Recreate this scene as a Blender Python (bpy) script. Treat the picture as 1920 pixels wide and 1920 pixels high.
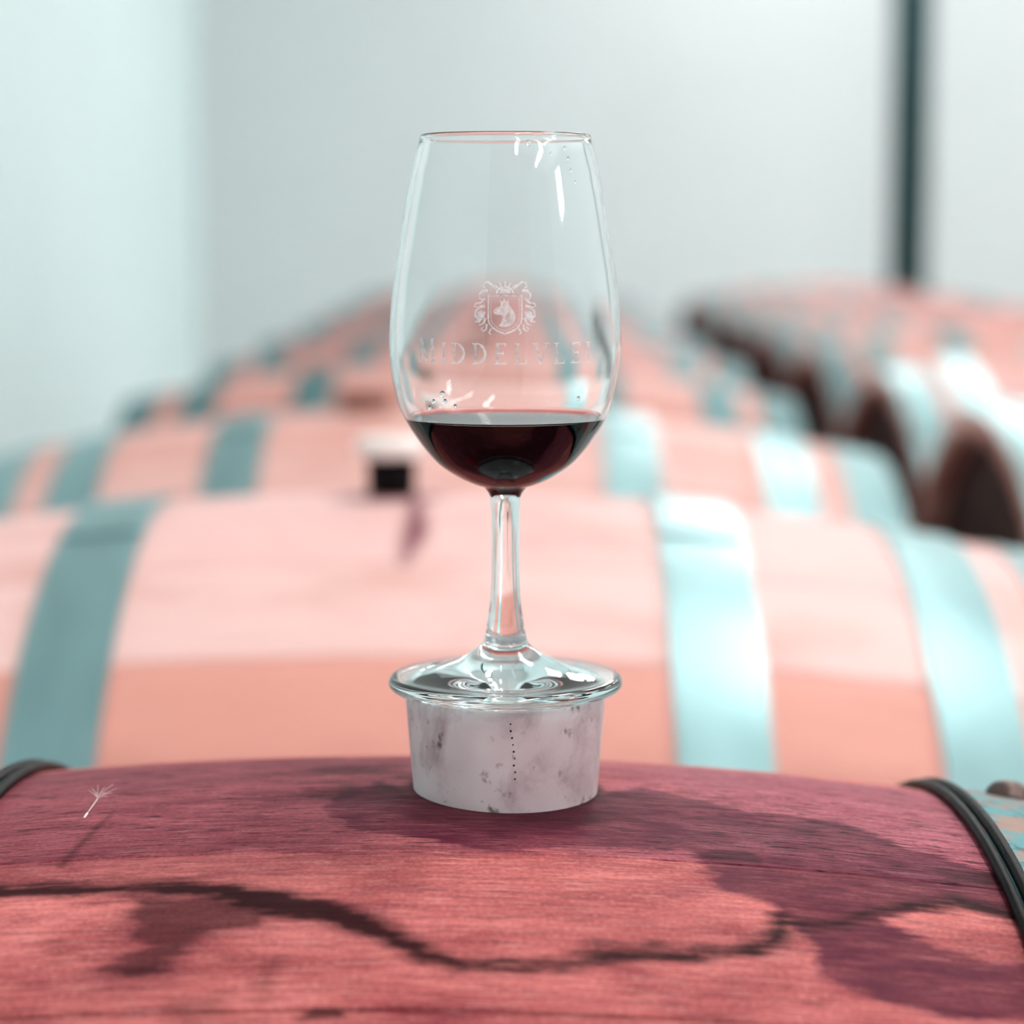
import bpy, bmesh, math, random
import numpy as np
from mathutils import Vector, Matrix
random.seed(7)
rng = np.random.default_rng(11)
scene = bpy.context.scene
C = scene.collection
for o in list(bpy.data.objects):
    bpy.data.objects.remove(o)

# ------------------------------------------------------------------ camera, world, exposure
FPX = 4421.0
GLASS = Vector((-0.0018, 0.6425, 0.0))
CAM_Z = 0.945
cam_d = bpy.data.cameras.new('camera')
cam = bpy.data.objects.new('camera', cam_d)
C.objects.link(cam)
cam.location = (0, 0, CAM_Z)
cam.rotation_euler = (math.radians(90) - math.atan(530 / FPX), 0, 0)
cam_d.sensor_width = 36
cam_d.lens = FPX / 1920 * 36
cam_d.clip_start = 0.02
cam_d.dof.use_dof = True
cam_d.dof.focus_distance = 0.618
cam_d.dof.aperture_fstop = 7.0
scene.camera = cam

world = bpy.data.worlds.new('world')
scene.world = world
world.use_nodes = True
bg = world.node_tree.nodes['Background']
bg.inputs[0].default_value = (0.90, 0.97, 1.0, 1)
bg.inputs[1].default_value = 0.35

LAMP_STRENGTH = 17.0
scene.cycles.caustics_refractive = True
scene.cycles.caustics_reflective = True
scene.cycles.max_bounces = 20
scene.cycles.transmission_bounces = 20
scene.view_settings.view_transform = 'Standard'
scene.view_settings.look = 'None'
scene.view_settings.gamma = 1
scene.view_settings.use_curve_mapping = False
scene.view_settings.exposure = 0.42

# ------------------------------------------------------------------ node material helpers
class NT:
    def __init__(self, name):
        self.m = bpy.data.materials.new(name)
        self.m.use_nodes = True
        self.t = self.m.node_tree
        self.t.nodes.clear()
        self.out = self.n('ShaderNodeOutputMaterial')
    def n(self, kind, **kw):
        nd = self.t.nodes.new(kind)
        for k, v in kw.items():
            setattr(nd, k, v)
        return nd
    def l(self, a, b):
        self.t.links.new(a, b)
    def val(self, sock, v):
        if hasattr(v, 'is_output') or isinstance(v, bpy.types.NodeSocket):
            self.l(v, sock)
        else:
            sock.default_value = v
    def bsdf(self, **kw):
        b = self.n('ShaderNodeBsdfPrincipled')
        for k, v in kw.items():
            self.val(b.inputs[k.replace('_', ' ')], v)
        self.l(b.outputs[0], self.out.inputs[0])
        return b
    def noise(self, vec=None, scale=5, detail=4, rough=0.55, dist=0.0):
        nd = self.n('ShaderNodeTexNoise')
        nd.inputs['Scale'].default_value = scale
        nd.inputs['Detail'].default_value = detail
        nd.inputs['Roughness'].default_value = rough
        nd.inputs['Distortion'].default_value = dist
        if vec is not None:
            self.l(vec, nd.inputs['Vector'])
        return nd.outputs[0]
    def mapping(self, vec, scale=(1, 1, 1), loc=(0, 0, 0)):
        nd = self.n('ShaderNodeMapping')
        nd.inputs['Scale'].default_value = scale
        nd.inputs['Location'].default_value = loc
        self.l(vec, nd.inputs['Vector'])
        return nd.outputs[0]
    def rng(self, v, a, b, c=0.0, d=1.0):
        nd = self.n('ShaderNodeMapRange')
        self.l(v, nd.inputs[0])
        nd.inputs[1].default_value = a
        nd.inputs[2].default_value = b
        nd.inputs[3].default_value = c
        nd.inputs[4].default_value = d
        return nd.outputs[0]
    def mix(self, fac, a, b, mode='MIX'):
        nd = self.n('ShaderNodeMix', data_type='RGBA', blend_type=mode)
        self.val(nd.inputs[0], fac)
        for i, v in ((6, a), (7, b)):
            if isinstance(v, tuple):
                nd.inputs[i].default_value = (*v, 1) if len(v) == 3 else v
            else:
                self.l(v, nd.inputs[i])
        return nd.outputs[2]
    def math(self, op, a, b=0.0):
        nd = self.n('ShaderNodeMath', operation=op)
        self.val(nd.inputs[0], a)
        self.val(nd.inputs[1], b)
        return nd.outputs[0]
    def bump(self, h, strength=0.3, dist=0.001):
        nd = self.n('ShaderNodeBump')
        nd.inputs['Strength'].default_value = strength
        nd.inputs['Distance'].default_value = dist
        self.l(h, nd.inputs['Height'])
        return nd.outputs[0]
    def coord(self, which='Object'):
        return self.n('ShaderNodeTexCoord').outputs[which]

def srgb(r, g, b):
    return tuple((v / 255 / 12.92) if v <= 10 else ((v / 255 + 0.055) / 1.055) ** 2.4 for v in (r, g, b))

def plain(name, col, rough=0.5, metal=0.0, nscale=30, var=0.15, bump=0.0, spec=0.5):
    t = NT(name)
    co = t.coord()
    nz = t.noise(co, nscale, 5)
    dark = tuple(c * (1 - var) for c in col)
    lite = tuple(min(1, c * (1 + var)) for c in col)
    c = t.mix(t.rng(nz, 0.3, 0.7), dark, lite)
    b = t.bsdf(Base_Color=c, Roughness=rough, Metallic=metal)
    b.inputs['Specular IOR Level'].default_value = spec
    if bump:
        t.l(t.bump(nz, bump, 0.002), b.inputs['Normal'])
    return t.m

# --- wood of the pale barrels: colour of each stave comes from its own object colour
def oak_material():
    t = NT('pale_oak')
    uv = t.n('ShaderNodeUVMap', uv_map='UVMap').outputs[0]
    oi = t.n('ShaderNodeObjectInfo')
    off = t.n('ShaderNodeVectorMath', operation='ADD')
    t.l(uv, off.inputs[0])
    cmb = t.n('ShaderNodeCombineXYZ')
    t.l(t.math('MULTIPLY', oi.outputs['Random'], 9.0), cmb.inputs[2])
    t.l(cmb.outputs[0], off.inputs[1])
    v = off.outputs[0]
    grain = t.noise(t.mapping(v, (9, 160, 6)), 2.2, 5, 0.6, 0.6)
    patch = t.noise(t.mapping(v, (7, 14, 3)), 1.3, 3, 0.5)
    base = oi.outputs['Color']
    c = t.mix(t.rng(grain, 0.35, 0.75, 0, 0.30), base, (0.50, 0.22, 0.18), 'MIX')
    c = t.mix(t.rng(patch, 0.50, 0.72, 0, 0.50), c, (0.58, 0.25, 0.20), 'MIX')
    st = t.n('ShaderNodeAttribute', attribute_name='stain')
    sx = t.n('ShaderNodeSeparateColor')
    t.l(st.outputs['Color'], sx.inputs[0])
    c = t.mix(sx.outputs[0], c, srgb(110, 30, 55))
    b = t.bsdf(Base_Color=c, Roughness=0.55)
    t.l(t.bump(grain, 0.15, 0.0008), b.inputs['Normal'])
    return t.m

# --- wine-soaked wood of the front barrel, stains with a shape of their own, plus the bung's contact shade, in the stain attribute
def stained_material():
    t = NT('wine_stained_oak')
    uv = t.n('ShaderNodeUVMap', uv_map='UVMap').outputs[0]
    fine = t.noise(t.mapping(uv, (60, 1300, 1)), 1.0, 4, 0.7, 0.2)
    grain = t.noise(t.mapping(uv, (26, 560, 1)), 1.0, 6, 0.68, 0.4)
    cross = t.noise(t.mapping(uv, (480, 22, 1)), 1.0, 3, 0.5)
    broad = t.noise(t.mapping(uv, (16, 42, 1)), 1.0, 5, 0.6, 0.5)
    blot = t.noise(t.mapping(uv, (30, 70, 1), (4, 2, 0)), 1.0, 6, 0.68, 0.6)
    pores = t.noise(t.mapping(uv, (95, 1150, 1), (3, 7, 0)), 1.0, 3, 0.6, 0.2)
    st = t.n('ShaderNodeAttribute', attribute_name='stain')
    sx = t.n('ShaderNodeSeparateColor')
    t.l(st.outputs['Color'], sx.inputs[0])
    dark, purple, pink = sx.outputs[0], sx.outputs[1], sx.outputs[2]
    c = t.mix(t.rng(broad, 0.32, 0.68), srgb(152, 62, 66), srgb(220, 124, 120))
    c = t.mix(pink, c, srgb(186, 98, 114))
    c = t.mix(t.rng(blot, 0.52, 0.68, 0, 0.45), c, srgb(140, 58, 70))
    c = t.mix(purple, c, srgb(84, 28, 48))
    g = t.math('MULTIPLY', t.rng(grain, 0.46, 0.66, 0.0, 1.0), t.math('ADD', t.math('MULTIPLY', purple, 0.35), 0.42))
    c = t.mix(g, c, srgb(84, 24, 40))
    c = t.mix(t.rng(fine, 0.53, 0.74, 0.0, 0.55), c, t.mix(purple, srgb(250, 182, 172), srgb(176, 92, 108)))
    c = t.mix(t.rng(cross, 0.5, 0.75, 0.0, 0.10), c, srgb(110, 40, 56))
    iso = t.noise(t.mapping(uv, (700, 1100, 1)), 1.0, 3, 0.7)
    c = t.mix(t.rng(iso, 0.5, 0.72, 0.0, 0.35), c, srgb(70, 22, 36))
    c = t.mix(t.math('MULTIPLY', t.rng(iso, 0.48, 0.28, 0.0, 0.26), t.math('SUBTRACT', 1.0, purple)), c, srgb(244, 180, 172))
    c = t.mix(dark, c, srgb(34, 6, 12))
    po = t.math('MULTIPLY', t.rng(pores, 0.57, 0.62, 0.0, 1.0), t.math('ADD', t.math('MULTIPLY', pink, 0.7), 0.38))
    c = t.mix(po, c, srgb(34, 6, 16))
    r = t.rng(broad, 0.3, 0.7, 0.5, 0.65)
    b = t.bsdf(Base_Color=c, Roughness=r)
    b.inputs['Specular IOR Level'].default_value = 0.06
    h = t.math('SUBTRACT', grain, t.math('MULTIPLY', po, 0.8))
    t.l(t.bump(h, 0.4, 0.0006), b.inputs['Normal'])
    return t.m

def steel_material(name, col, rough=0.36, metal=0.85, rust=0.0):
    t = NT(name)
    co = t.coord()
    n1 = t.noise(t.mapping(co, (30, 6, 6)), 1.0, 5, 0.6)
    c = t.mix(t.rng(n1, 0.3, 0.7), tuple(v * 0.8 for v in col), col)
    if rust:
        n2 = t.noise(co, 150, 6, 0.65)
        n3 = t.noise(co, 55, 5, 0.65)
        c = t.mix(t.rng(n2, 0.52, 0.62, 0, 0.85), c, srgb(40, 62, 66))
        c = t.mix(t.rng(n3, 0.47, 0.60, 0, rust), c, srgb(150, 110, 96))
    b = t.bsdf(Base_Color=c, Metallic=metal, Roughness=t.rng(n1, 0.3, 0.7, rough - 0.06, rough + 0.08))
    return t.m

def glass_material(name, c0, c1, ior=1.41):
    t = NT(name)
    co = t.coord()
    nz = t.noise(co, 40, 2)
    c = t.mix(t.rng(nz, 0.3, 0.7), c0, c1)
    t.bsdf(Base_Color=c, Roughness=0.0, IOR=ior, Transmission_Weight=1.0)
    return t.m

def wine_material(name):
    t = NT(name)
    co = t.coord()
    nz = t.noise(co, 20, 2)
    c = t.mix(nz, (0.98, 0.96, 0.96), (1.0, 0.98, 0.98))
    ar = t.n('ShaderNodeAttribute', attribute_name='ior')   # 1.34 to air, 1.34 / glass where it wets the bowl
    t.bsdf(Base_Color=c, Roughness=0.0, IOR=ar.outputs['Fac'], Transmission_Weight=1.0)
    va = t.n('ShaderNodeVolumeAbsorption')
    va.inputs['Color'].default_value = (0.87, 0.03, 0.06, 1)
    va.inputs['Density'].default_value = 1500
    t.l(va.outputs[0], t.out.inputs['Volume'])
    return t.m

def etch_material():
    t = NT('frosted_etching')
    co = t.coord()
    nz = t.noise(co, 900, 2)
    d = t.n('ShaderNodeBsdfDiffuse')
    d.inputs[0].default_value = (0.97, 0.97, 0.98, 1)
    tl = t.n('ShaderNodeBsdfTranslucent')
    tl.inputs[0].default_value = (0.97, 0.97, 0.98, 1)
    m1 = t.n('ShaderNodeMixShader')
    m1.inputs[0].default_value = 0.25
    t.l(d.outputs[0], m1.inputs[1])
    t.l(tl.outputs[0], m1.inputs[2])
    tr = t.n('ShaderNodeBsdfTransparent')
    m2 = t.n('ShaderNodeMixShader')
    t.l(t.rng(nz, 0.3, 0.7, 0.38, 0.58), m2.inputs[0])
    t.l(tr.outputs[0], m2.inputs[1])
    t.l(m1.outputs[0], m2.inputs[2])
    t.l(m2.outputs[0], t.out.inputs[0])
    return t.m

def silicone_material():
    t = NT('stained_silicone')
    co = t.coord()
    st = t.noise(t.mapping(co, (1, 1, 0.7)), 75, 6, 0.62, 0.4)
    sp = t.noise(co, 420, 3, 0.6)
    patch = t.noise(co, 30, 3, 0.5)
    spot = t.noise(t.mapping(co, (1, 1, 0.8), (0.2, 0.1, 0)), 130, 4, 0.6)
    c = t.mix(t.rng(patch, 0.35, 0.68), srgb(218, 204, 205), srgb(186, 162, 165))
    c = t.mix(t.rng(st, 0.50, 0.70, 0, 0.6), c, srgb(135, 105, 110))
    c = t.mix(t.rng(spot, 0.60, 0.68, 0, 0.85), c, srgb(62, 42, 42))
    c = t.mix(t.rng(sp, 0.66, 0.74, 0, 0.6), c, srgb(110, 80, 78))
    b = t.bsdf(Base_Color=c, Roughness=0.5)
    b.inputs['Subsurface Weight'].default_value = 0.0
    t.l(t.bump(st, 0.2, 0.0006), b.inputs['Normal'])
    return t.m

def emit_material(name, col, s):
    t = NT(name)
    e = t.n('ShaderNodeEmission')
    e.inputs[0].default_value = (*col, 1)
    e.inputs[1].default_value = s
    t.l(e.outputs[0], t.out.inputs[0])
    return t.m

M = dict(
    oak=oak_material(), stained=stained_material(),
    hoop=steel_material('galvanised_hoop', (0.30, 0.475, 0.485), 0.37, 0.8),
    dimmed_hoop=steel_material('dimmed_far_hoop', (0.12, 0.23, 0.24), 0.55, 0.6),  # darker copy for far barrels, colour cuts the lamp glare on them
    old_hoop=steel_material('weathered_hoop', srgb(70, 140, 145), 0.5, 0.5, 0.9),
    black=plain('black_bead', srgb(8, 6, 7), 0.45, 0.0, 200, 0.3, 0.1, 0.08),
    rivet=plain('dark_rivet', srgb(90, 72, 68), 0.4, 0.7, 120, 0.4, 0.2),
    head=plain('shaded_head_wood', srgb(66, 44, 40), 0.7, 0, 12, 0.2),  # shade of the aisle is put into the head colour
    glass=glass_material('clear_glass', (0.97, 0.99, 0.99), (0.985, 0.996, 0.996)), foot_glass=glass_material('aqua_edged_glass', (0.82, 0.975, 0.975), (0.85, 0.98, 0.98)), wine=wine_material('red_wine_liquid'), etch=etch_material(), silicone=silicone_material(),
    wall=plain('painted_plaster', (0.68, 0.74, 0.74), 0.85, 0, 1.5, 0.02),
    side=plain('lit_side_plaster', (0.74, 0.89, 0.90), 0.8, 0, 1.5, 0.02),  # left wall's stronger light is put into its colour
    ceil=plain('white_ceiling', (0.90, 0.92, 0.92), 0.9, 0, 2, 0.02),
    floor=plain('concrete_floor', (0.46, 0.43, 0.42), 0.7, 0, 4, 0.15, 0.05),
    rail=plain('rail_timber', srgb(96, 70, 58), 0.75, 0, 14, 0.2),
    post=plain('dark_teal_paint', srgb(22, 62, 66), 0.5, 0.1, 10, 0.1),
    cap=plain('white_bung_cap', srgb(244, 232, 226), 0.4, 0, 40, 0.05),
    neck=plain('black_bung_neck', srgb(12, 6, 7), 0.6, 0, 40, 0.2, 0, 0.08),
    brown=plain('brown_bung', srgb(120, 66, 48), 0.55, 0, 40, 0.2),
    fluff=plain('seed_fluff_white', srgb(244, 228, 226), 0.6, 0, 40, 0.03),
    lamp=emit_material('lamp_diffuser', (1.0, 0.985, 0.97), LAMP_STRENGTH),
    daylight=emit_material('daylight_pane', (0.93, 0.98, 1.0), 30.0),
    lampbody=plain('lamp_housing', (0.7, 0.72, 0.72), 0.5, 0.2, 10, 0.05),
)

# ------------------------------------------------------------------ object helpers
def link(name, mesh, mat=None, parent=None, smooth=True):
    if mat is not None and not mesh.materials:
        mesh.materials.append(mat)
    if smooth:
        mesh.polygons.foreach_set('use_smooth', [True] * len(mesh.polygons))
    o = bpy.data.objects.new(name, mesh)
    C.objects.link(o)
    o.parent = parent
    return o

def from_py(name, verts, faces):
    me = bpy.data.meshes.new(name)
    me.from_pydata(verts, [], faces)
    me.validate()
    me.update()
    return me

def tag(o, label, cat, group=None):
    o['label'] = label
    o['category'] = cat
    if group:
        o['group'] = group
    return o

def empty(name, loc=(0, 0, 0), rot=(0, 0, 0)):
    o = bpy.data.objects.new(name, None)
    o.empty_display_size = 0.05
    C.objects.link(o)
    o.location = loc
    o.rotation_euler = rot
    return o

def box_mesh(name, x0, x1, y0, y1, z0, z1, bevel=0.0):
    bm = bmesh.new()
    bmesh.ops.create_cube(bm, size=1)
    for v in bm.verts:
        v.co = Vector((x0 + (v.co.x + .5) * (x1 - x0), y0 + (v.co.y + .5) * (y1 - y0), z0 + (v.co.z + .5) * (z1 - z0)))
    if bevel:
        bmesh.ops.bevel(bm, geom=bm.edges[:], offset=bevel, segments=2, affect='EDGES')
    me = bpy.data.meshes.new(name)
    bm.to_mesh(me)
    bm.free()
    return me

def lathe(name, prof, seg=96, closed=False):
    """prof: list of (r, z) in metres, outward normals when z runs up the outside."""
    verts, faces, ring = [], [], []
    for r, z in prof:
        if r < 1e-7:
            ring.append([len(verts)])
            verts.append((0, 0, z))
        else:
            ring.append(list(range(len(verts), len(verts) + seg)))
            verts += [(r * math.cos(2 * math.pi * k / seg), r * math.sin(2 * math.pi * k / seg), z) for k in range(seg)]
    n = len(prof)
    for i in range(n if closed else n - 1):
        a, b = ring[i], ring[(i + 1) % n]
        for k in range(seg):
            k2 = (k + 1) % seg
            if len(a) == 1 and len(b) == 1:
                continue
            if len(a) == 1:
                faces.append((a[0], b[k2], b[k]))
            elif len(b) == 1:
                faces.append((a[k], a[k2], b[0]))
            else:
                faces.append((a[k], a[k2], b[k2], b[k]))
    return from_py(name, verts, faces)

def spline(pts, per=8):
    """Catmull-Rom through (r, z) points."""
    P = [np.array(p, float) for p in pts]
    P = [2 * P[0] - P[1]] + P + [2 * P[-1] - P[-2]]
    out = []
    for i in range(1, len(P) - 2):
        a, b, c, d = P[i - 1:i + 3]
        for k in range(per):
            t = k / per
            out.append(tuple(0.5 * (2 * b + (c - a) * t + (2 * a - 5 * b + 4 * c - d) * t * t + (3 * b - a - 3 * c + d) * t ** 3)))
    out.append(tuple(P[-2]))
    return out

# ------------------------------------------------------------------ the room
def structure(name, mesh, mat):
    o = link(name, mesh, mat, None, smooth=False)
    o['kind'] = 'structure'
    return o
XL, XR, YB, YF, ZC = -1.32, 5.0, 10.0, -3.0, 3.4
structure('floor', box_mesh('floor', XL - .1, XR + .1, YF, YB + .1, -0.1, 0), M['floor'])
structure('wall_back', box_mesh('wall_back', XL - .1, XR + .1, YB, YB + .12, 0, ZC), M['wall'])
structure('wall_left', box_mesh('wall_left', XL - .12, XL, YF, YB, 0, ZC), M['side'])
structure('wall_right', box_mesh('wall_right', XR, XR + .12, YF, YB, 0, ZC), M['wall'])
structure('ceiling', box_mesh('ceiling', XL - .1, XR + .1, YF, YB + .1, ZC, ZC + .1), M['ceil'])

# tall window in the right wall (beside the camera, out of frame): daylight from the right
wf = link('window_1', box_mesh('window_1', XR - .03, XR, -1.55, -0.85, 2.45, 3.1, .0), M['lampbody'], None, False)
wf['kind'] = 'structure'
for yy in (-1.50, -1.19):
    link('pane', box_mesh('pane', XR - .036, XR - .0305, yy, yy + .29, 2.5, 3.05), M['daylight'], wf, False)

# steel post in front of the back wall
pt = empty('steel_post', (1.335, 8.0, 0))
tag(pt, 'dark teal steel post standing before the pale back wall', 'post')
link('shaft', lathe('shaft', [(0, .012), (.068, .012), (.068, ZC - .012), (0, ZC - .012)], 32), M['post'], pt)
link('base_plate', box_mesh('base_plate', -.11, .11, -.11, .11, 0, .012, .002), M['post'], pt, False)
link('top_plate', box_mesh('top_plate', -.11, .11, -.11, .11, ZC - .012, ZC, .002), M['post'], pt, False)

# ceiling lamps (out of frame, they light the room; far-behind and back-wall pairs added as fill)
lamp_spots = [(x, y, w + v) for x, w in ((1.0, 'near row, '), (3.2, 'far row, ')) for y, v in ((-2.4, 'added far behind the camera'), (-0.7, 'just behind the camera'), (2.0, 'over the glass'), (4.6, 'midway'), (7.0, 'towards the back'), (9.0, 'added to wash the back wall'))]
proto = None
for i, (x, y, where) in enumerate(lamp_spots):
    e = empty('ceiling_lamp', (x, y, ZC))
    tag(e, 'long white ceiling lamp, %s, out of the picture' % where, 'lamp', 'ceiling lamps above the barrels')
    if proto is None:
        a = box_mesh('housing', -.17, .17, -.72, .72, -.07, 0, .006)
        b = box_mesh('diffuser', -.15, .15, -.70, .70, -.085, -.0705, .003)
        proto = (a, b)
    link('housing', proto[0], M['lampbody'], e, False)
    link('diffuser', proto[1], M['lamp'], e, False)

# ------------------------------------------------------------------ barrels
RB, HL = 0.345, 0.385
BULGE = 0.065
def rad(x):
    return RB - BULGE * (x / 0.475) ** 2

def value_noise(x, y, seed=0):
    xi, yi = np.floor(x).astype(np.int64), np.floor(y).astype(np.int64)
    fx, fy = x - xi, y - yi
    fx, fy = fx * fx * (3 - 2 * fx), fy * fy * (3 - 2 * fy)
    def h(a, b):
        n = (a * 374761393 + b * 668265263 + seed * 982451653) & 0x7fffffff
        n = ((n ^ (n >> 13)) * 1274126177) & 0x7fffffff
        return ((n ^ (n >> 16)) & 0xffff) / 65535.0
    return (h(xi, yi) * (1 - fx) + h(xi + 1, yi) * fx) * (1 - fy) + (h(xi, yi + 1) * (1 - fx) + h(xi + 1, yi + 1) * fx) * fy
def fbm(x, y, seed=0, oct=4):
    s, a = 0, 0.5
    for i in range(oct):
        s = s + a * (value_noise(x, y, seed + i) - 0.5)
        x, y, a = x * 2.1, y * 2.1, a * 0.55
    return s
def poly_sd(px, py, poly):
    """signed distance in mm, negative inside"""
    d = np.full(px.shape, 1e9)
    inside = np.zeros(px.shape, bool)
    n = len(poly)
    for i in range(n):
        ax, ay = poly[i]
        bx, by = poly[(i + 1) % n]
        ex, ey = bx - ax, by - ay
        t = np.clip(((px - ax) * ex + (py - ay) * ey) / (ex * ex + ey * ey + 1e-9), 0, 1)
        d = np.minimum(d, np.hypot(px - ax - t * ex, py - ay - t * ey))
        cond = ((ay > py) != (by > py)) & (px < ex * (py - ay) / (ey if abs(ey) > 1e-9 else 1e-9) + ax)
        inside ^= cond
    return np.where(inside, -d, d)
def line_sd(px, py, pts):
    d = np.full(px.shape, 1e9)
    for (ax, ay, aw), (bx, by, bw) in zip(pts[:-1], pts[1:]):
        ex, ey = bx - ax, by - ay
        t = np.clip(((px - ax) * ex + (py - ay) * ey) / (ex * ex + ey * ey + 1e-9), 0, 1)
        d = np.minimum(d, np.hypot(px - ax - t * ex, py - ay - t * ey) - (aw + t * (bw - aw)))
    return d
def soft(sd, w):
    return np.clip(0.5 - sd / (2 * w), 0, 1)

# wine runs and spills on the front barrel, in millimetres along / around the barrel from its middle
LINE = [(-150, 67, 3.6), (-119.3, 69.2, 3.6), (-105.7, 70.4, 3.2), (-92.1, 71.9, 3.2), (-74.7, 73, 3.4), (-61, 76.6, 4.2), (-48.7, 81.9, 4.6),
        (-37.9, 85.9, 5.2), (-27.1, 92, 3.6), (-19.1, 97.5, 3.0), (-11.2, 104.3, 3.0), (-3.6, 107.7, 2.0), (7.7, 108.3, 1.7), (20.2, 107.9, 1.7),
        (26.5, 104.7, 2.4), (34.2, 102.1, 3.2), (41.9, 100.4, 2.6), (49.3, 102.2, 2), (57.1, 100.3, 1.6), (64.9, 97.6, 2), (71.9, 92.1, 2.2),
        (75.3, 83.2, 2.4), (79.2, 83.9, 1.8), (87.1, 83.6, 1.4), (98.5, 76.5, 1.4), (110.1, 70.4, 1.6), (121.7, 65.6, 3), (131.8, 69.5, 3), (145, 76, 2)]
PATCH_L = [(-85.8, 76), (-62.1, 78), (-52, 84), (-52, 92), (-59.2, 94), (-66.1, 98.7), (-70.3, 105.1), (-71.9, 111.6), (-81.8, 112.4), (-83, 108.3), (-79.5, 102.7), (-82.5, 91.1)]
BLOB_L = [(-83.5, 107.9), (-73.8, 107), (-72, 111.1), (-81.7, 113)]
RIGHT = [(54.1, 49.9), (60.8, 68.5), (72.1, 75.7), (75.3, 83.2), (78.5, 90.3), (81.9, 105.6), (91.1, 113.2), (100.6, 116.2), (111.3, 119.9),
         (150, 117), (150, 92), (133, 90.3), (123.4, 92.9), (111.1, 89), (104.2, 83.1), (103.3, 80), (121.7, 65.6), (150, 69.3), (151.7, 46), (131.7, 41), (113.7, 30.8),
         (106.5, 21.8), (96.2, 12.5), (72.7, 12.8), (44.7, -7.9), (33.8, 0.7), (28.7, 10), (-18, 10), (-28.5, -8), (-40, 6), (-42.8, 26), (-36.1, 38.8), (0.5, 52.9)]
KNOT = [(55.5, 49.4), (61.3, 45.7), (69.7, 45.1), (73.7, 49.5), (71.6, 53), (62, 53)]
STREAK = [(-67.9, 11.1), (-50.3, 5.7), (-36, -1.2), (-29.7, 6.2), (-37.9, 14.1), (-52.6, 12.7)]
STREAK2 = [(-52.7, -20.9), (-41.3, -33), (-25.5, -28.3), (-27.9, -15.5), (-46, -14.3)]
SCRATCH = [(-106.2, 57.3, 1.3), (-102.5, 38, 0.9), (-99, 17.9, 0.5)]
KN2 = [(-39.4, 129), (-36, 124.5), (-30, 124.8), (-28.4, 129)]
RDARK = [(119.3, 47.5), (137.3, 41.3), (151.7, 46), (150.2, 52.9), (130.9, 52.6), (121.5, 51.4)]
DKR = [(71.4, 83.4), (75.2, 77.5), (78.5, 84.2), (75, 94), (69.5, 95.5)]
BROWN = [(-70.5, 120.6), (-57, 120.7), (-53.8, 129.1), (-69.5, 129.2)]
BROWN2 = [(-50.7, 111.8), (-46.4, 105.5), (-46, 121.8), (-49.5, 123.7)]
def stain_front(u, v):
    wob = fbm(u / 9, v / 4, 3) * 9 + fbm(u / 40, v / 14, 9) * 10
    ww = fbm(u / 13, v / 1.5, 21, 5) * 13.0
    dark = soft(line_sd(u, v + wob * .5, [(a_, b_, w_ * 1.2) for a_, b_, w_ in LINE]) + ww * .5, 2.6) * 0.96
    dark = np.maximum(dark, 0.78 * soft(poly_sd(u, v, BLOB_L) + ww * .5, 1.5))
    dark = np.maximum(dark, 0.62 * soft(poly_sd(u + wob, v, PATCH_L) + ww * .6, 2.5))
    dark = np.maximum(dark, 0.62 * soft(poly_sd(u, v, STREAK) + ww * .5, 3.0))
    dark = np.maximum(dark, 0.5 * soft(poly_sd(u, v, STREAK2) + ww * .6, 4.0))
    dark = np.maximum(dark, 0.55 * soft(line_sd(u, v, SCRATCH) + ww * .1, 0.8))
    dark = np.maximum(dark, 0.8 * soft(poly_sd(u, v, KN2) + ww * .2, 1.0))
    dark = np.maximum(dark, 0.72 * soft(poly_sd(u, v, RDARK) + ww * .7, 2.5))
    dark = np.maximum(dark, 0.6 * soft(poly_sd(u + wob * .4, v, DKR) + ww * .3, 2.0))
    dark = np.maximum(dark, 0.5 * soft(poly_sd(u, v, KNOT) + ww * .15, 0.9))
    dark = np.maximum(dark, 0.30 * soft(poly_sd(u, v, BROWN) + ww * .6, 2.5))
    dark = np.maximum(dark, 0.36 * soft(poly_sd(u, v, BROWN2) + ww * .5, 2.5))
    rb = np.hypot(u - 7, v)
    dark = np.maximum(dark, np.clip(1.15 - (rb - 25) / 3.2, 0, 1))  # wine-soaked ring at the bung, with contact shade painted in
    dark = np.maximum(dark, 0.6 * soft(rb - 37 + wob * 1.5 + ww, 8) * (v > 0))
    pur = soft(poly_sd(u + wob * .7, v + wob * .4, RIGHT) + ww * .5, 1.6) * (0.86 + fbm(u / 12, v / 5, 33) * .5)
    up = soft(v - 54 + wob * .3, 0.5)                       # the bung stave soaked up more wine
    left = np.clip((-u + 20) / 60, 0, 1)
    pur = np.maximum(pur, up * (0.22 + 0.34 * left + fbm(u / 20, v / 6, 41) * .5))
    pur = np.maximum(pur, 0.34 * soft(v - 69 + wob, 7) * soft(u + 25 + wob * 2, 20))
    pur = np.maximum(pur, 0.4 * soft(poly_sd(u + wob, v, PATCH_L) - 3 + ww, 5))
    pink = np.clip(up * (0.35 + 0.6 * np.clip((u - 20) / 50, 0, 1)) + 0.25 * left * soft(v - 30, 20), 0, 1)
    return dark, pur, pink
def stain_drip(u, v):
    ww = fbm(u / 5, v / 14, 5) * 5
    d = soft(line_sd(u, v, [(6, 20, 5), (7, 55, 4), (9, 80, 7), (7, 100, 5.5), (3, 125, 1.2)]) + ww, 4.5)
    d = np.maximum(d, 0.75 * soft(np.hypot((u + 8) / 1.6, (v - 8)) - 20 + ww, 5))
    d = np.maximum(d, 0.16 * soft(line_sd(u, v, [(60, 100, 5), (110, 96, 6), (150, 104, 4)]) + ww, 8))
    return d, d * 0, d * 0

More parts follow.
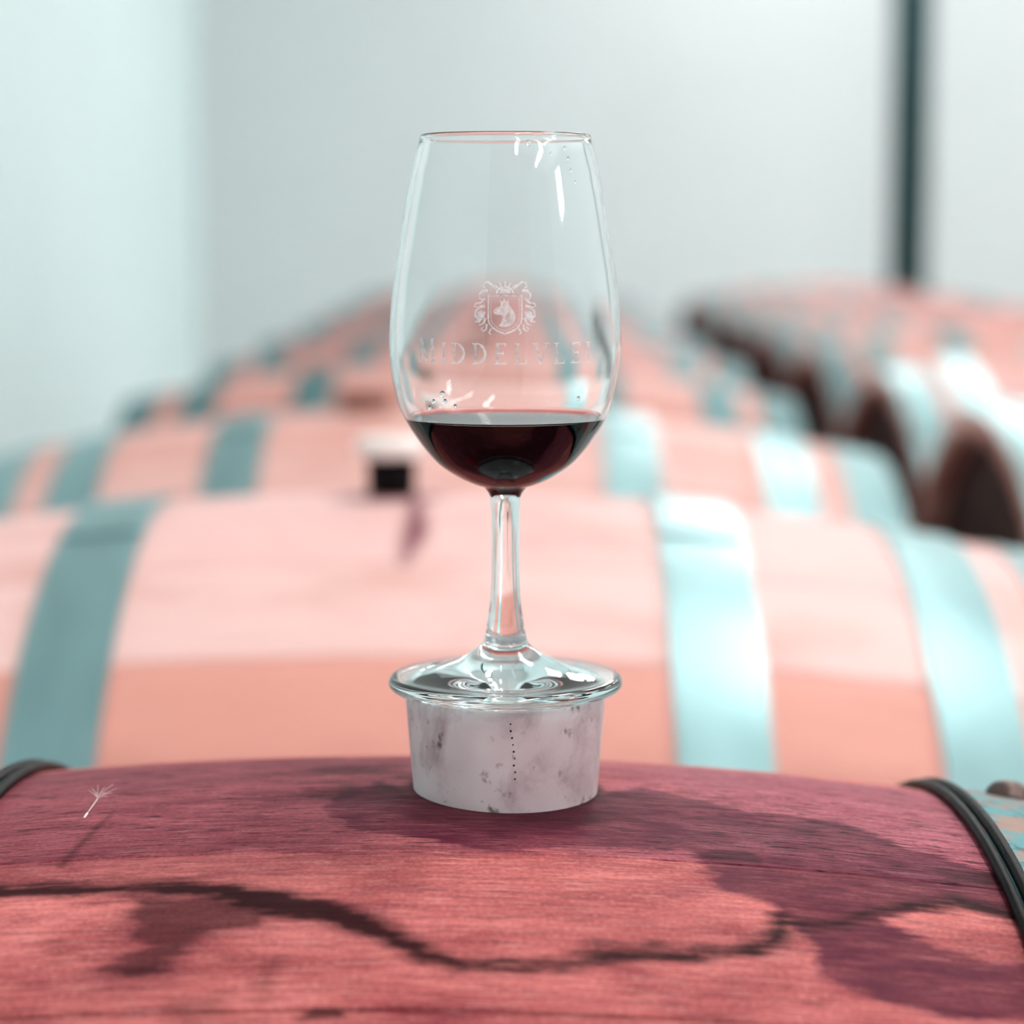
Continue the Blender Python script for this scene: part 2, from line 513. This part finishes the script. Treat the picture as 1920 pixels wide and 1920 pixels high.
def stave_mesh(name, a0, a1, xs, nth, stain=None, hole=None, ease=0.0012, slit=0.00035):
    """one stave: outer face between angles a0..a1 (radians from the top, positive toward the front), solid, eased edges"""
    gap = slit / RB
    th_in = np.linspace(a0 + gap, a1 - gap, nth)
    e = ease / RB
    th = np.concatenate([[a0 + gap], th_in[:1] + e, th_in[1:-1], th_in[-1:] - e, [a1 - gap]])
    drop = np.zeros(len(th)); drop[0] = drop[-1] = ease * .5
    nx, nt = len(xs), len(th)
    X = np.repeat(np.array(xs), nt).reshape(nx, nt)
    TH = np.tile(th, nx).reshape(nx, nt)
    Rr = rad(X) - drop[None, :]
    V = np.stack([X, -Rr * np.sin(TH), Rr * np.cos(TH)], -1).reshape(-1, 3)
    thick = 0.025
    # inner face: two edge rows only
    Xi = np.repeat(np.array(xs), 2)
    Ti = np.tile([a0 + gap, a1 - gap], nx)
    Ri = rad(Xi) - thick
    VI = np.stack([Xi, -Ri * np.sin(Ti), Ri * np.cos(Ti)], -1)
    nb = len(V)
    verts = np.concatenate([V, VI])
    idx = np.arange(nx * nt).reshape(nx, nt)
    top = np.stack([idx[:-1, :-1], idx[:-1, 1:], idx[1:, 1:], idx[1:, :-1]], -1).reshape(-1, 4)
    if hole:
        fc = V[top].mean(1)
        keep = np.hypot(fc[:, 0] - hole[0], RB * np.arctan2(-fc[:, 1], fc[:, 2])) > hole[1]
        top = top[keep]
    faces = top.tolist()
    for i in range(nx - 1):
        i0, i1 = nb + 2 * i, nb + 2 * i + 2
        faces.append((int(idx[i, 0]), int(idx[i + 1, 0]), i1, i0))
        faces.append((int(idx[i, -1]), i0 + 1, i1 + 1, int(idx[i + 1, -1])))
        if not hole:
            faces.append((i0, i1, i1 + 1, i0 + 1))
    faces.append(tuple(int(k) for k in idx[0, ::-1]) + (nb, nb + 1))
    faces.append(tuple(int(k) for k in idx[-1, :]) + (nb + 2 * nx - 1, nb + 2 * nx - 2))
    me = bpy.data.meshes.new(name)
    me.from_pydata(verts.tolist(), [], faces)
    me.update()
    # uv in metres: along the axis, around the barrel
    U = np.concatenate([X.reshape(-1), Xi])
    W = np.concatenate([(TH * RB).reshape(-1), Ti * RB])
    lu = np.zeros(len(me.loops), np.int64)
    me.loops.foreach_get('vertex_index', lu)
    uvl = me.uv_layers.new(name='UVMap')
    uvl.data.foreach_set('uv', np.stack([U[lu], W[lu]], -1).reshape(-1).astype(np.float32))
    col = np.zeros((len(verts), 4), np.float32)
    col[:, 3] = 1
    if stain:
        d, p, k = stain(U * 1000, W * 1000)
        col[:, 0], col[:, 1], col[:, 2] = d, p, k
    ca = me.color_attributes.new('stain', 'FLOAT_COLOR', 'POINT')
    ca.data.foreach_set('color', col.reshape(-1))
    return me

def band_mesh(name, x0, x1, t, seg=96, nx=3, a0=None, a1=None):
    """a steel hoop lying on the barrel between x0 and x1, thickness t; a0..a1 gives only an arc of it"""
    full = a0 is None
    xs = np.linspace(x0, x1, nx)
    sec = [(x, rad(x) + t) for x in xs] + [(x, rad(x) + 0.0002) for x in xs[::-1]]
    n = len(sec)
    angs = [2 * math.pi * k / seg for k in range(seg)] if full else list(np.linspace(a0, a1, seg))
    verts = [(x, -r * math.sin(a), r * math.cos(a)) for a in angs for x, r in sec]
    faces = []
    for k in range(seg if full else seg - 1):
        k2 = (k + 1) % seg
        for j in range(n):
            j2 = (j + 1) % n
            faces.append((k * n + j, k2 * n + j, k2 * n + j2, k * n + j2))
    if not full:
        faces.append(tuple(range(n)))
        faces.append(tuple(range((seg - 1) * n, seg * n))[::-1])
    me = from_py(name, verts, faces)
    bm = bmesh.new(); bm.from_mesh(me)
    bmesh.ops.recalc_face_normals(bm, faces=bm.faces)
    for ed in bm.edges:
        if len(ed.link_faces) == 2 and ed.calc_face_angle(0) > 0.6:
            ed.smooth = False
    bm.to_mesh(me); bm.free()
    return me

def bead_mesh(name, x, r, tr, seg=160, k=10):
    verts, faces = [], []
    for i in range(seg):
        a = 2 * math.pi * i / seg
        for j in range(k):
            b = 2 * math.pi * j / k
            rr = r + tr * math.cos(b)
            verts.append((x + tr * math.sin(b), -rr * math.sin(a), rr * math.cos(a)))
    for i in range(seg):
        for j in range(k):
            faces.append((i * k + j, i * k + (j + 1) % k, ((i + 1) % seg) * k + (j + 1) % k, ((i + 1) % seg) * k + j))
    return from_py(name, verts, faces)

def head_board_meshes(side, nb=7, R=0.2765):
    """planks of one barrel head, a disc of radius ~0.272 set 30 mm inside the stave ends"""
    out = []
    x = side * (HL - 0.035)
    w = 2 * R / nb
    for i in range(nb):
        y0, y1 = -R + i * w + 0.0006, -R + (i + 1) * w - 0.0006
        ys = np.linspace(y0, y1, 5)
        up = [(y, math.sqrt(max(R * R - y * y, 1e-8))) for y in ys]
        ring = [(y, z) for y, z in up] + [(y, -z) for y, z in up[::-1]]
        n = len(ring)
        verts = [(x + side * .009, y, z) for y, z in ring] + [(x - side * .009, y, z) for y, z in ring]
        faces = [tuple(range(n)), tuple(range(2 * n - 1, n - 1, -1))] + [(j, j + n, (j + 1) % n + n, (j + 1) % n) for j in range(n)]
        me = from_py('head_board', verts, faces)
        bm = bmesh.new(); bm.from_mesh(me)
        bmesh.ops.recalc_face_normals(bm, faces=bm.faces)
        bm.to_mesh(me); bm.free()
        out.append(me)
    return out

# stave layout: bung stave on top, then round the barrel
wid = [11.25, 12.5, 11, 13, 10, 12, 14, 11, 12.5, 13, 11.5, 12, 13.5, 10.5, 12, 13, 11, 14, 12, 11, 13, 12, 11.5, 12.5, 12, 13, 11.5]
s = (360 - 18) / sum(wid)
edges = [(-9.0, 9.0)]
a = 9.0
for w in wid:
    edges.append((a, a + w * s))
    a += w * s
edges = [(math.radians(p), math.radians(q)) for p, q in edges]
coarse = list(np.linspace(-HL, HL, 25))
stave_meshes = [stave_mesh('stave', p, q, coarse, 5) for p, q in edges]
head_meshes = {sd: head_board_meshes(sd) for sd in (-1, 1)}
HOOPS = [(0.139, 0.186), (0.270, 0.314), (0.340, 0.384)]
hoop_meshes = []
for sd in (-1, 1):
    for j, (p, q) in enumerate(HOOPS):
        x0, x1 = (p, q) if sd > 0 else (-q, -p)
        lap = band_mesh('lap_joint', x0 + .002, x1 - .002, 0.0042, 24, 3, math.radians(-14), math.radians(13)) if j == 0 else None
        hm = band_mesh('hoop', x0, x1, 0.0022)
        hm.materials.append(M['hoop'])
        if lap:
            lap.materials.append(M['hoop'])
        hoop_meshes.append((hm, lap))

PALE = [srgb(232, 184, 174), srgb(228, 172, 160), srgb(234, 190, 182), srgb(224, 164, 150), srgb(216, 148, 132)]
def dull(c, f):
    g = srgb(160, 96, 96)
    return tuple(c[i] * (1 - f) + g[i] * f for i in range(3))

def pale_barrel(x, y, z, label, group, yaw=0, tone=0.0, special=None, hoop='hoop'):
    e = empty('wine_barrel', (x, y, z), (0, 0, math.radians(yaw)))
    tag(e, label, 'barrel', group)
    for i, me in enumerate(stave_meshes):
        me2 = special.get(i, me) if special else me
        o = link('stave', me2, M['oak'], e)
        c = random.choice(PALE)
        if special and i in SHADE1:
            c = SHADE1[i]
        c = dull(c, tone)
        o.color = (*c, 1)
    for h, lap in hoop_meshes:
        ho = link('hoop', h, None, e)
        ho.material_slots[0].link = 'OBJECT'
        ho.material_slots[0].material = M[hoop]
        if lap:
            lo = link('lap_joint', lap, None, ho)
            lo.material_slots[0].link = 'OBJECT'
            lo.material_slots[0].material = M[hoop]
    for sd in (-1, 1):
        for me in head_meshes[sd]:
            link('head_board', me, M['head'], e, False)
    return e
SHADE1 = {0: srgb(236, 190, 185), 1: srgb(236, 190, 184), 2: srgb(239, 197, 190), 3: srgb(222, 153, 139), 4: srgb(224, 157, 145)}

ZA = 0.445            # barrel axis height: crest at 0.79
# ---- front barrel, wine stained
BX, BT = -0.0158, math.radians(1.2)
BULGE = 0.092         # the front barrel is a little rounder
ZFB = ZA + 0.001
front_heads = {sd: head_board_meshes(sd, 7, 0.2585) for sd in (-1, 1)}
fb = empty('wine_barrel', (BX, GLASS.y, ZFB), (0, BT, 0))
tag(fb, 'wine-stained reddish oak barrel in the foreground, under the wine glass', 'barrel', 'oak wine barrels in the cellar')
fine_x = sorted(set([round(v, 5) for v in list(np.linspace(-HL, -0.165, 10)) + list(np.arange(-0.160, 0.1601, 0.00075)) + list(np.linspace(0.165, HL, 10))]))
for i, (p, q) in enumerate(edges):
    if i == 0:
        me = stave_mesh('stave', p, q, fine_x, 146, stain_front, (0.007, 0.0235), .0006, .00005)
    elif i in (1, 2):
        me = stave_mesh('stave', p, q, fine_x, 95, stain_front, None, .0007 if i == 1 else .0014, .00005 if i == 1 else .0002)
    elif i == len(edges) - 1:
        me = stave_mesh('stave', p, q, [v for k, v in enumerate(fine_x) if k % 3 == 0 or k < 12 or k > len(fine_x) - 12], 30, stain_front)
    else:
        me = stave_mesh('stave', p, q, coarse, 5, stain_front)
    link('stave', me, M['stained'], fb)
for sd in (-1, 1):
    for j, (p, q) in enumerate([(0.1365, 0.184), (0.270, 0.314), (0.340, 0.384)]):
        x0, x1 = (p, q) if sd > 0 else (-q, -p)
        ho = link('hoop', band_mesh('hoop', x0, x1, 0.0022, 160), M['old_hoop'], fb)
        xe = x0 if sd > 0 else x1
        link('edge_bead', bead_mesh('edge_bead', xe - sd * .0006, rad(xe) + .0017, .0017), M['black'], ho)
        link('edge_bead', bead_mesh('edge_bead', xe + sd * .0032, rad(xe) + .0021, .0019), M['black'], ho)
        if j == 0:
            for rx, ra in ((0.158, -9.0), (0.158, 55), (0.172, 55)):
                xr = sd * rx
                rv = link('rivet', lathe('rivet', [(r * .001, (z) * .001) for r, z in [(6.8, -0.5), (6.7, .8), (6.0, 2.4), (4.4, 4.0), (2.2, 4.8), (0, 5.0)]], 20), M['rivet'], ho)
                aa = math.radians(ra)
                rr = rad(xr) + .0021
                rv.location = (xr, -rr * math.sin(aa), rr * math.cos(aa))
                rv.rotation_euler = (aa, 0, 0)
for sd in (-1, 1):
    for me in front_heads[sd]:
        link('head_board', me, M['head'], fb, False)

# ---- row of pale barrels behind the glass
BULGE = 0.065
special1 = {0: stave_mesh('stave', *edges[0], list(np.linspace(-HL, HL, 240)), 30, stain_drip),
            1: stave_mesh('stave', *edges[1], list(np.linspace(-HL, HL, 240)), 24, stain_drip),
            2: stave_mesh('stave', *edges[2], list(np.linspace(-HL, HL, 240)), 24, stain_drip)}
ordinal = ['first', 'second', 'third', 'fourth', 'fifth', 'sixth', 'seventh', 'eighth', 'ninth']
row_x = [-0.060, -0.065, -0.06, -0.05, -0.05, -0.045, -0.05, -0.045, -0.05]
row_b = []
for k in range(9):
    y = GLASS.y + 0.70 * (k + 1)
    lab = ('large pale oak barrel just behind the front barrel, with a white-capped bung' if k == 0 else
           '%s pale oak barrel in the row receding behind the wine glass' % ordinal[k])
    row_b.append(pale_barrel(row_x[k], y, ZA + (0.004 if k == 0 else 0), lab, 'oak wine barrels in the cellar',
                 random.uniform(-0.8, 0.8) if k else 0.0, min(0.85, 0.24 * max(0, k - 0.3)), special1 if k == 0 else None, 'hoop' if k < 2 else 'dimmed_hoop'))
# ---- second row on the right, heads turned to the aisle
for k in range(7):
    y = 2.58 + 0.70 * k
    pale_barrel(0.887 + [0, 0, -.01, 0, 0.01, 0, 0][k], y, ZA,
                '%s barrel from the front in the right-hand row, shaded head facing the aisle' % ordinal[k],
                'oak wine barrels in the cellar', 5.0 + random.uniform(-.7, .7), 0.25 + 0.14 * min(k, 4), None, 'hoop' if k < 2 else 'dimmed_hoop')

# ---- bungs on the back barrels
def bung(name, loc, label, prof_parts):
    e = empty(name, loc)
    tag(e, label, 'bung', 'bungs in the back barrels')
    for nm, prof, mat in prof_parts:
        link(nm, lathe(nm, [(r * .001, z * .001) for r, z in prof], 40), M[mat], e)
    return e
bung('capped_bung', (row_x[0] - .009, GLASS.y + .70, ZA + RB + .004), 'bung with black neck and white cap on the first pale barrel',
     [('neck', [(0, -6), (12, -6), (13.5, 0), (14, 12), (13.5, 22), (0, 22)], 'neck'),
      ('cap', [(0, 22), (18, 22), (20, 23.5), (20, 30), (18.5, 33), (12, 34), (0, 34)], 'cap')])
for k in range(1, 5):
    bung('barrel_bung', (row_x[k] - .062 * (k == 1), GLASS.y + .70 * (k + 1), ZA + RB - .001), 'brown tapered bung on top of the %s barrel of the receding row' % ordinal[k],
         [('plug', [(0, -12), (21, -12), (23, 0), (24, 14), (23, 16), (0, 16)], 'brown'), ('rim', [(23.6, 9), (25, 10), (25, 14), (23.6, 15)], 'brown')])

# ---- timber runners under the barrels
for nm, xc, y0, y1 in (('left', -0.05, 0.30, 7.35), ('right', 0.887, 2.24, 7.17)):
    for side in (-1, 1):
        o = link('barrel_runner', box_mesh('barrel_runner', xc + side * .25 - .035, xc + side * .25 + .035, y0, y1, 0, .103, .006), M['rail'], None, False)
        tag(o, 'long timber runner on the floor carrying the %s row of barrels, %s side' % ('glass' if nm == 'left' else 'right-hand', 'left' if side < 0 else 'right'), 'beam', 'timber runners under the barrels')

# ------------------------------------------------------------------ silicone bung under the glass
ZF = CAM_Z - 0.1243             # middle of the foot edge
ZBT = ZF - 0.0022               # top of the bung
gb = empty('silicone_bung', (GLASS.x, GLASS.y, 0.79))
tag(gb, 'off-white stained silicone bung in the front barrel, under the glass foot', 'bung')
top = ZBT - 0.79
nb_r = 96
prof = [(0, top - .0012), (.0215, top - .0012), (.0225, top - .0004), (.0245, top), (.0268, top - .0002), (.0277, top - .0012)]
for k in range(1, 13):
    t_ = k / 12
    prof.append((.0277 - .0036 * t_, top - .0012 - t_ * (top + .016)))
prof += [(.0225, -.0185), (0, -.0185)]
bmesh_b = lathe('plug', prof[::-1], nb_r)
link('plug', bmesh_b, M['silicone'], gb)
# mould seam: a row of tiny pits drawn down the front
for k in range(9):
    zz = top - .004 - k * .0019
    rr = .0277 - .0036 * ((top - .0012 - zz) / (top + .016)) + .00005
    ang = math.radians(-90 + 3.2 + k * .35 + random.uniform(-.5, .5))
    pit = link('pit', lathe('pit', [(0, -.0001), (.00022 + .00012 * random.random(), -.0001), (.0002, .00012), (0, .00014)], 8), M['neck'], gb)
    pit.location = (rr * math.cos(ang), rr * math.sin(ang), zz)
    pit.rotation_euler = (math.radians(90), 0, ang + math.radians(90))

# ------------------------------------------------------------------ wine glass
wg = empty('wine_glass', (GLASS.x, GLASS.y, ZF))
tag(wg, 'clear etched tasting glass with red wine, standing on the pale bung', 'glass')
mm = lambda L: [(r * .001, z * .001) for r, z in L]
OUT = [(4.17, 51.56), (4.83, 52.88), (6.14, 54.2), (8.77, 55.09), (12.86, 57.0), (17.81, 60.23), (21.45, 64.04), (25.07, 69.02), (27.53, 73.11), (29.12, 76.61),
       (30.47, 82.29), (31.24, 87.67), (31.56, 93.76), (31.15, 101.87), (30.38, 110.09), (29.11, 118.14), (27.1, 130.18), (25.18, 140.31), (23.45, 147.0)]
outer = spline(OUT, 6)
rim = [(23.22, 147.9), (23.15, 148.5), (23.1, 149.1), (22.8, 149.55), (22.35, 149.7), (21.95, 149.45), (21.75, 148.9), (21.85, 148.2), (22.2, 147.2)]
INN = [(24.05, 140.2), (25.95, 130.1), (27.95, 118.05), (29.22, 110.0), (30.0, 101.8), (30.4, 93.7), (30.05, 87.8), (29.25, 82.6), (27.85, 77.1), (26.25, 73.75),
       (23.75, 69.8), (20.2, 65.1), (16.6, 61.6), (11.8, 58.7), (7.6, 57.2), (3.8, 56.5), (0.0, 56.3)]
inner = spline(INN, 6)
WLINE = 73.7                      # where the wine meets the wall; below it the wine itself lines the bowl
zs = np.array([p[1] for p in inner][::-1]); rs = np.array([p[0] for p in inner][::-1])
def inner_r(z):
    return float(np.interp(z, zs, rs))
dry = [p for p in inner if p[1] > WLINE + .3] + [(inner_r(WLINE), WLINE)]
bowl = link('bowl', lathe('bowl', mm(outer + rim + dry), 160), M['glass'], wg)
STEM = [(6.04, 11.67), (5.5, 13.8), (5.0, 17.05), (4.12, 23.3), (3.78, 31.6), (3.80, 44.19), (4.0, 49.5), (4.17, 51.56)]
link('stem', lathe('stem', mm(spline(STEM, 6)), 96), M['glass'], wg)
FOOT = [(0, -1.3), (10, -1.4), (20, -1.65), (26, -2.0), (28.5, -2.15), (29.8, -2.2), (31.2, -1.7), (32.1, -0.8), (32.33, 0.2), (32.0, 1.2), (31.2, 1.9), (30.0, 2.1),
        (28.0, 2.2), (24.0, 2.75), (18.0, 4.2), (12.0, 6.7), (8.6, 9.0), (7.0, 10.3), (6.3, 11.1), (6.04, 11.67)]
fsp = spline(FOOT, 5)
fsp = [(max(r, 0.0), z) for r, z in fsp]
fsp[0] = (0.0, -1.3)
link('foot', lathe('foot', mm(fsp), 160), M['foot_glass'], wg)

def bowl_r(zmm):
    """outer bowl radius at a height (mm)"""
    zs = np.array([p[1] for p in outer]); rs = np.array([p[0] for p in outer])
    return float(np.interp(zmm, zs, rs))

# --- etched emblem and name, thin frosted marks on the outside of the bowl
def on_bowl(s_mm, z_mm, lift=0.03):
    r = bowl_r(z_mm) + lift
    a = -math.pi / 2 + s_mm / 31.5
    return (r * math.cos(a) * .001, r * math.sin(a) * .001, z_mm * .001)
class Mark:
    def __init__(self):
        self.v, self.f = [], []
    def poly(self, pts):
        b = len(self.v)
        self.v += [on_bowl(*p) for p in pts]
        self.f.append(tuple(range(b, b + len(pts))))
    def stroke(self, pts, w0, w1=None):
        w1 = w0 if w1 is None else w1
        n = len(pts)
        L, R = [], []
        for i, (x, z) in enumerate(pts):
            p, q = pts[max(i - 1, 0)], pts[min(i + 1, n - 1)]
            dx, dz = q[0] - p[0], q[1] - p[1]
            d = math.hypot(dx, dz) or 1
            w = (w0 + (w1 - w0) * i / max(n - 1, 1)) / 2
            L.append((x - dz / d * w, z + dx / d * w)); R.append((x + dz / d * w, z - dx / d * w))
        b = len(self.v)
        for l_, r_ in zip(L, R):
            self.v += [on_bowl(*r_), on_bowl(*l_)]
        for i in range(n - 1):
            self.f.append((b + 2 * i, b + 2 * i + 2, b + 2 * i + 3, b + 2 * i + 1))
    def build(self, name):
        return link(name, from_py(name, self.v, self.f), M['etch'], wg, False)
def arc(cx, cz, rx, rz, a0, a1, n=14):
    return [(cx + rx * math.cos(math.radians(a0 + (a1 - a0) * i / n)), cz + rz * math.sin(math.radians(a0 + (a1 - a0) * i / n))) for i in range(n + 1)]

def letter(ch, x, z, h):
    m = Mark()
    T, t = 0.15 * h, 0.055 * h         # thick and thin strokes
    def V(px, w=T, z0=0, z1=1):
        m.stroke([(x + px * h, z + z0 * h), (x + px * h, z + z1 * h)], w)
    def serif(px, pz, w=0.26):
        m.stroke([(x + (px - w / 2) * h, z + pz * h), (x + (px + w / 2) * h, z + pz * h)], t)
    if ch == 'I':
        V(.15); serif(.15, .02); serif(.15, .98); wd = .30
    elif ch == 'D':
        V(.17); serif(.12, .02, .24); serif(.12, .98, .24)
        n = arc(.22, .5, .46, .48, 90, -90)
        m.stroke([(x + .17 * h, z + .98 * h)] + [(x + a_ * h, z + b_ * h) for a_, b_ in n] + [(x + .17 * h, z + .02 * h)], t * 1.3)
        m.stroke([(x + a_ * h, z + b_ * h) for a_, b_ in arc(.22, .5, .43, .46, 62, -62)], T * .9)
        wd = .78
    elif ch == 'E':
        V(.17); serif(.12, .02, .22)
        for pz, ln in ((.98, .56), (.52, .46), (.02, .60)):
            m.stroke([(x + .1 * h, z + pz * h), (x + ln * h, z + pz * h)], t * 1.2)
        for px, z0, z1 in ((.55, .84, 1.0), (.46, .43, .61), (.59, 0, .17)):
            V(px, t, z0, z1)
        wd = .68
    elif ch == 'L':
        V(.17); serif(.17, .98)
        m.stroke([(x + .06 * h, z + .02 * h), (x + .60 * h, z + .02 * h)], t * 1.2); V(.60, t, 0, .2); wd = .66
    elif ch == 'V':
        m.stroke([(x + .10 * h, z + .98 * h), (x + .38 * h, z)], T)
        m.stroke([(x + .66 * h, z + .98 * h), (x + .38 * h, z)], t * 1.3)
        serif(.10, .98, .28); serif(.66, .98, .24); wd = .74
    else:                                # M
        m.stroke([(x + .14 * h, z), (x + .20 * h, z + .98 * h)], t * 1.4)
        m.stroke([(x + .20 * h, z + .98 * h), (x + .50 * h, z + .02 * h)], T)
        m.stroke([(x + .50 * h, z + .02 * h), (x + .80 * h, z + .98 * h)], t * 1.3)
        m.stroke([(x + .80 * h, z + .98 * h), (x + .86 * h, z)], T)
        serif(.14, .02, .24); serif(.86, .02, .28); serif(.17, .98, .2); serif(.84, .98, .2); wd = 1.02
    m.build('etched_letter')
    return wd * h
word = 'MIDDELVLEI'
ZL = 89.6
tot_target = 50.5
hs = [6.3] + [5.4] * 9
wds = {'M': 1.02, 'I': .30, 'D': .78, 'E': .68, 'L': .66, 'V': .74}
nat = sum(wds[c] * h for c, h in zip(word, hs))
gapx = (tot_target - nat) / 9
sx_ = -25.6
for c_, h_ in zip(word, hs):
    sx_ += letter(c_, sx_, ZL, h_) + gapx

em = Mark()
# shield
cx, ct, cb = 0.0, 107.3, 97.4
sh = [(-4.4, ct), (-4.4, 101.3)] + [(-4.1, 100.2), (-3.3, 99.1), (-2.0, 98.2), (0, cb)] + [(2.0, 98.2), (3.3, 99.1), (4.1, 100.2)] + [(4.4, 101.3), (4.4, ct)]
em.stroke(sh, 0.5)
em.stroke([(-4.7, ct), (4.7, ct)], 0.55)
em.stroke([(a_ * .84, 102.6 + (b_ - 102.6) * .86) for a_, b_ in sh], 0.16)
# beast inside the shield: plain crowned head in profile
em.poly([(-3.0, 103.6), (-2.2, 104.3), (-1.2, 104.6), (-1.1, 105.2), (-1.5, 106.3), (-.7, 105.7), (-.2, 106.6), (.3, 105.7), (1.0, 106.3), (.9, 105.2), (1.5, 104.4),
         (2.3, 103.2), (2.8, 101.6), (2.2, 100.2), (1.0, 99.4), (-.6, 99.2), (-1.6, 99.5), (-1.0, 100.4), (-.6, 101.6), (-.9, 102.3), (-2.4, 102.4), (-3.1, 102.9)])
# helm and crest above
em.stroke(arc(0, 107.9, 2.2, 1.7, 0, 180), .5)
em.poly([(-1.6, 107.9), (1.6, 107.9), (1.1, 109.2), (-1.1, 109.2)])
for q in (-3, -1.5, 0, 1.5, 3):
    em.stroke([(q * .6, 109.4), (q, 111.0 - abs(q) * .25)], .45, .2)
# mantling scrolls on both sides
for sd in (-1, 1):
    f_ = lambda L: [(sd * a_, b_) for a_, b_ in L]
    em.stroke(f_([(2.2, 109.2), (3.4, 110.0), (4.6, 110.9), (5.6, 110.6), (5.9, 109.7), (5.2, 109.2)]), .7, .35)
    em.stroke(f_([(4.6, 108.6), (6.0, 108.6), (6.9, 107.6), (6.7, 106.5), (5.8, 106.2)]), .75, .35)
    em.stroke(f_([(5.2, 106.6), (6.6, 105.4), (7.8, 105.3), (8.2, 104.5), (7.2, 104.3)]), .6, .3)
    em.stroke(f_([(5.3, 104.6), (6.6, 104.4), (7.7, 103.4), (7.9, 102.0), (7.0, 101.4), (6.3, 102.2)]), .8, .4)
    em.stroke(f_([(5.4, 103.2), (5.9, 101.6), (7.2, 100.6), (8.0, 100.6)]), .8, .4)
    em.stroke(f_([(5.2, 101.6), (5.6, 100.2), (6.8, 99.6)]), .8, .5)
    em.stroke(f_([(4.8, 100.0), (4.9, 98.6), (5.8, 98.0), (6.2, 98.8), (5.6, 99.2)]), .6, .3)
    em.stroke(f_([(3.6, 98.8), (4.2, 97.7), (3.6, 97.2)]), .5, .25)
    em.poly(f_([(6.0, 103.6), (7.2, 103.0), (7.5, 101.2), (6.8, 100.2), (5.9, 101.2)])[::sd])
em.build('etched_emblem')

# --- droplets clinging to the inside of the bowl
for s_, z_, r_ in ((6.2, 146.6, .75), (12.6, 143.9, .5), (18.2, 142.6, .55), (19.0, 139.6, .45), (20.5, 136.5, .4), (17.0, 145.3, .5), (-17.5, 81.5, .8), (-16.6, 79.6, .6), (-20.4, 79.4, .6), (-13.5, 78.4, .5), (-22.0, 77.6, .6), (21.0, 80.2, .6)):
    bm = bmesh.new()
    bmesh.ops.create_icosphere(bm, subdivisions=3, radius=r_ * .001)
    for v in bm.verts:
        v.co.y *= 0.45
        v.co.z *= 1.25 if v.co.z < 0 else 1.0
    me = bpy.data.meshes.new('droplet'); bm.to_mesh(me); bm.free()
    d = link('droplet', me, M['glass'], wg)
    zi = z_
    zs = [p[1] for p in inner][::-1]; rs = [p[0] for p in inner][::-1]
    rr = float(np.interp(zi, zs, rs)) if zi < 140 else bowl_r(zi) - 1.15
    ang = -math.pi / 2 + s_ / max(rr, 1)
    rr -= r_ * .48
    d.location = (rr * math.cos(ang) * .001, rr * math.sin(ang) * .001, z_ * .001)
    d.rotation_euler = (0, 0, ang + math.pi / 2)

# --- the wine
wn_z = 72.6
wp = [(0, 56.3)] + [p for p in inner[::-1] if 56.31 < p[1] < WLINE - .2 and p[0] > .3] + [(inner_r(WLINE), WLINE)]
n_side = (len(wp) - 1) * 160
rw = inner_r(WLINE)
wp += [(rw - .25, wn_z + .75), (rw - .7, wn_z + .4), (rw - 1.4, wn_z + .15), (rw - 2.6, wn_z + .03), (rw - 4.5, wn_z), (0, wn_z)]
wine = link('red_wine', lathe('red_wine', mm(wp), 160), M['wine'])
at = wine.data.attributes.new('ior', 'FLOAT', 'FACE')
at.data.foreach_set('value', [1.34 / 1.41 if i < n_side else 1.34 for i in range(len(wine.data.polygons))])
wine.location = (GLASS.x, GLASS.y, ZF)
tag(wine, 'dark red wine filling the bottom of the glass bowl', 'wine')

# ------------------------------------------------------------------ dandelion-like seed lying on the front barrel
def on_front(u, v, lift=0.0):
    th = v / 345.0
    r = RB - 0.092 * (u * .001 / 0.475) ** 2 + lift
    p = Vector((u * .001, -r * math.sin(th), r * math.cos(th)))
    return Matrix.Translation((BX, GLASS.y, ZFB)) @ Matrix.Rotation(BT, 4, 'Y') @ p
def thread(name, pts, r0, r1, parent, base):
    verts, faces = [], []
    k = 5
    n = len(pts)
    for i, p in enumerate(pts):
        r = r0 + (r1 - r0) * i / (n - 1)
        d = (pts[min(i + 1, n - 1)] - pts[max(i - 1, 0)]).normalized()
        a_ = d.orthogonal().normalized(); b_ = d.cross(a_)
        for j in range(k):
            t_ = 2 * math.pi * j / k
            verts.append(tuple(p - base + a_ * r * math.cos(t_) + b_ * r * math.sin(t_)))
    for i in range(n - 1):
        for j in range(k):
            faces.append((i * k + j, i * k + (j + 1) % k, (i + 1) * k + (j + 1) % k, (i + 1) * k + j))
    faces.append(tuple(range(k))[::-1]); faces.append(tuple(range((n - 1) * k, n * k)))
    return link(name, from_py(name, verts, faces), M['fluff'], parent)
tip = on_front(-106.2, 24.0, .00045)
hub = on_front(-105.2, 8.5, .0012)
se = empty('seed_fluff', tip)
tag(se, 'tiny white feathery plant seed lying on the front barrel at left', 'seed')
thread('seed_body', [tip, tip.lerp(hub, .12), tip.lerp(hub, .22)], .0003, .0003, se, tip)
thread('stalk', [tip.lerp(hub, .15), tip.lerp(hub, .6), hub], .00013, .00012, se, tip)
for k in range(13):
    a_ = math.radians(-60 + 150 * k / 12)
    dv = Vector((math.sin(a_) * .75, .65 * math.cos(a_) + .25, .34 + .3 * math.sin(k * 2.1)))
    q = hub + dv.normalized() * (.0042 + .0015 * math.sin(k * 3.3))
    thread('bristle', [hub, hub.lerp(q, .5) + Vector((0, 0, .0004)), q], .00005, .00003, se, tip)
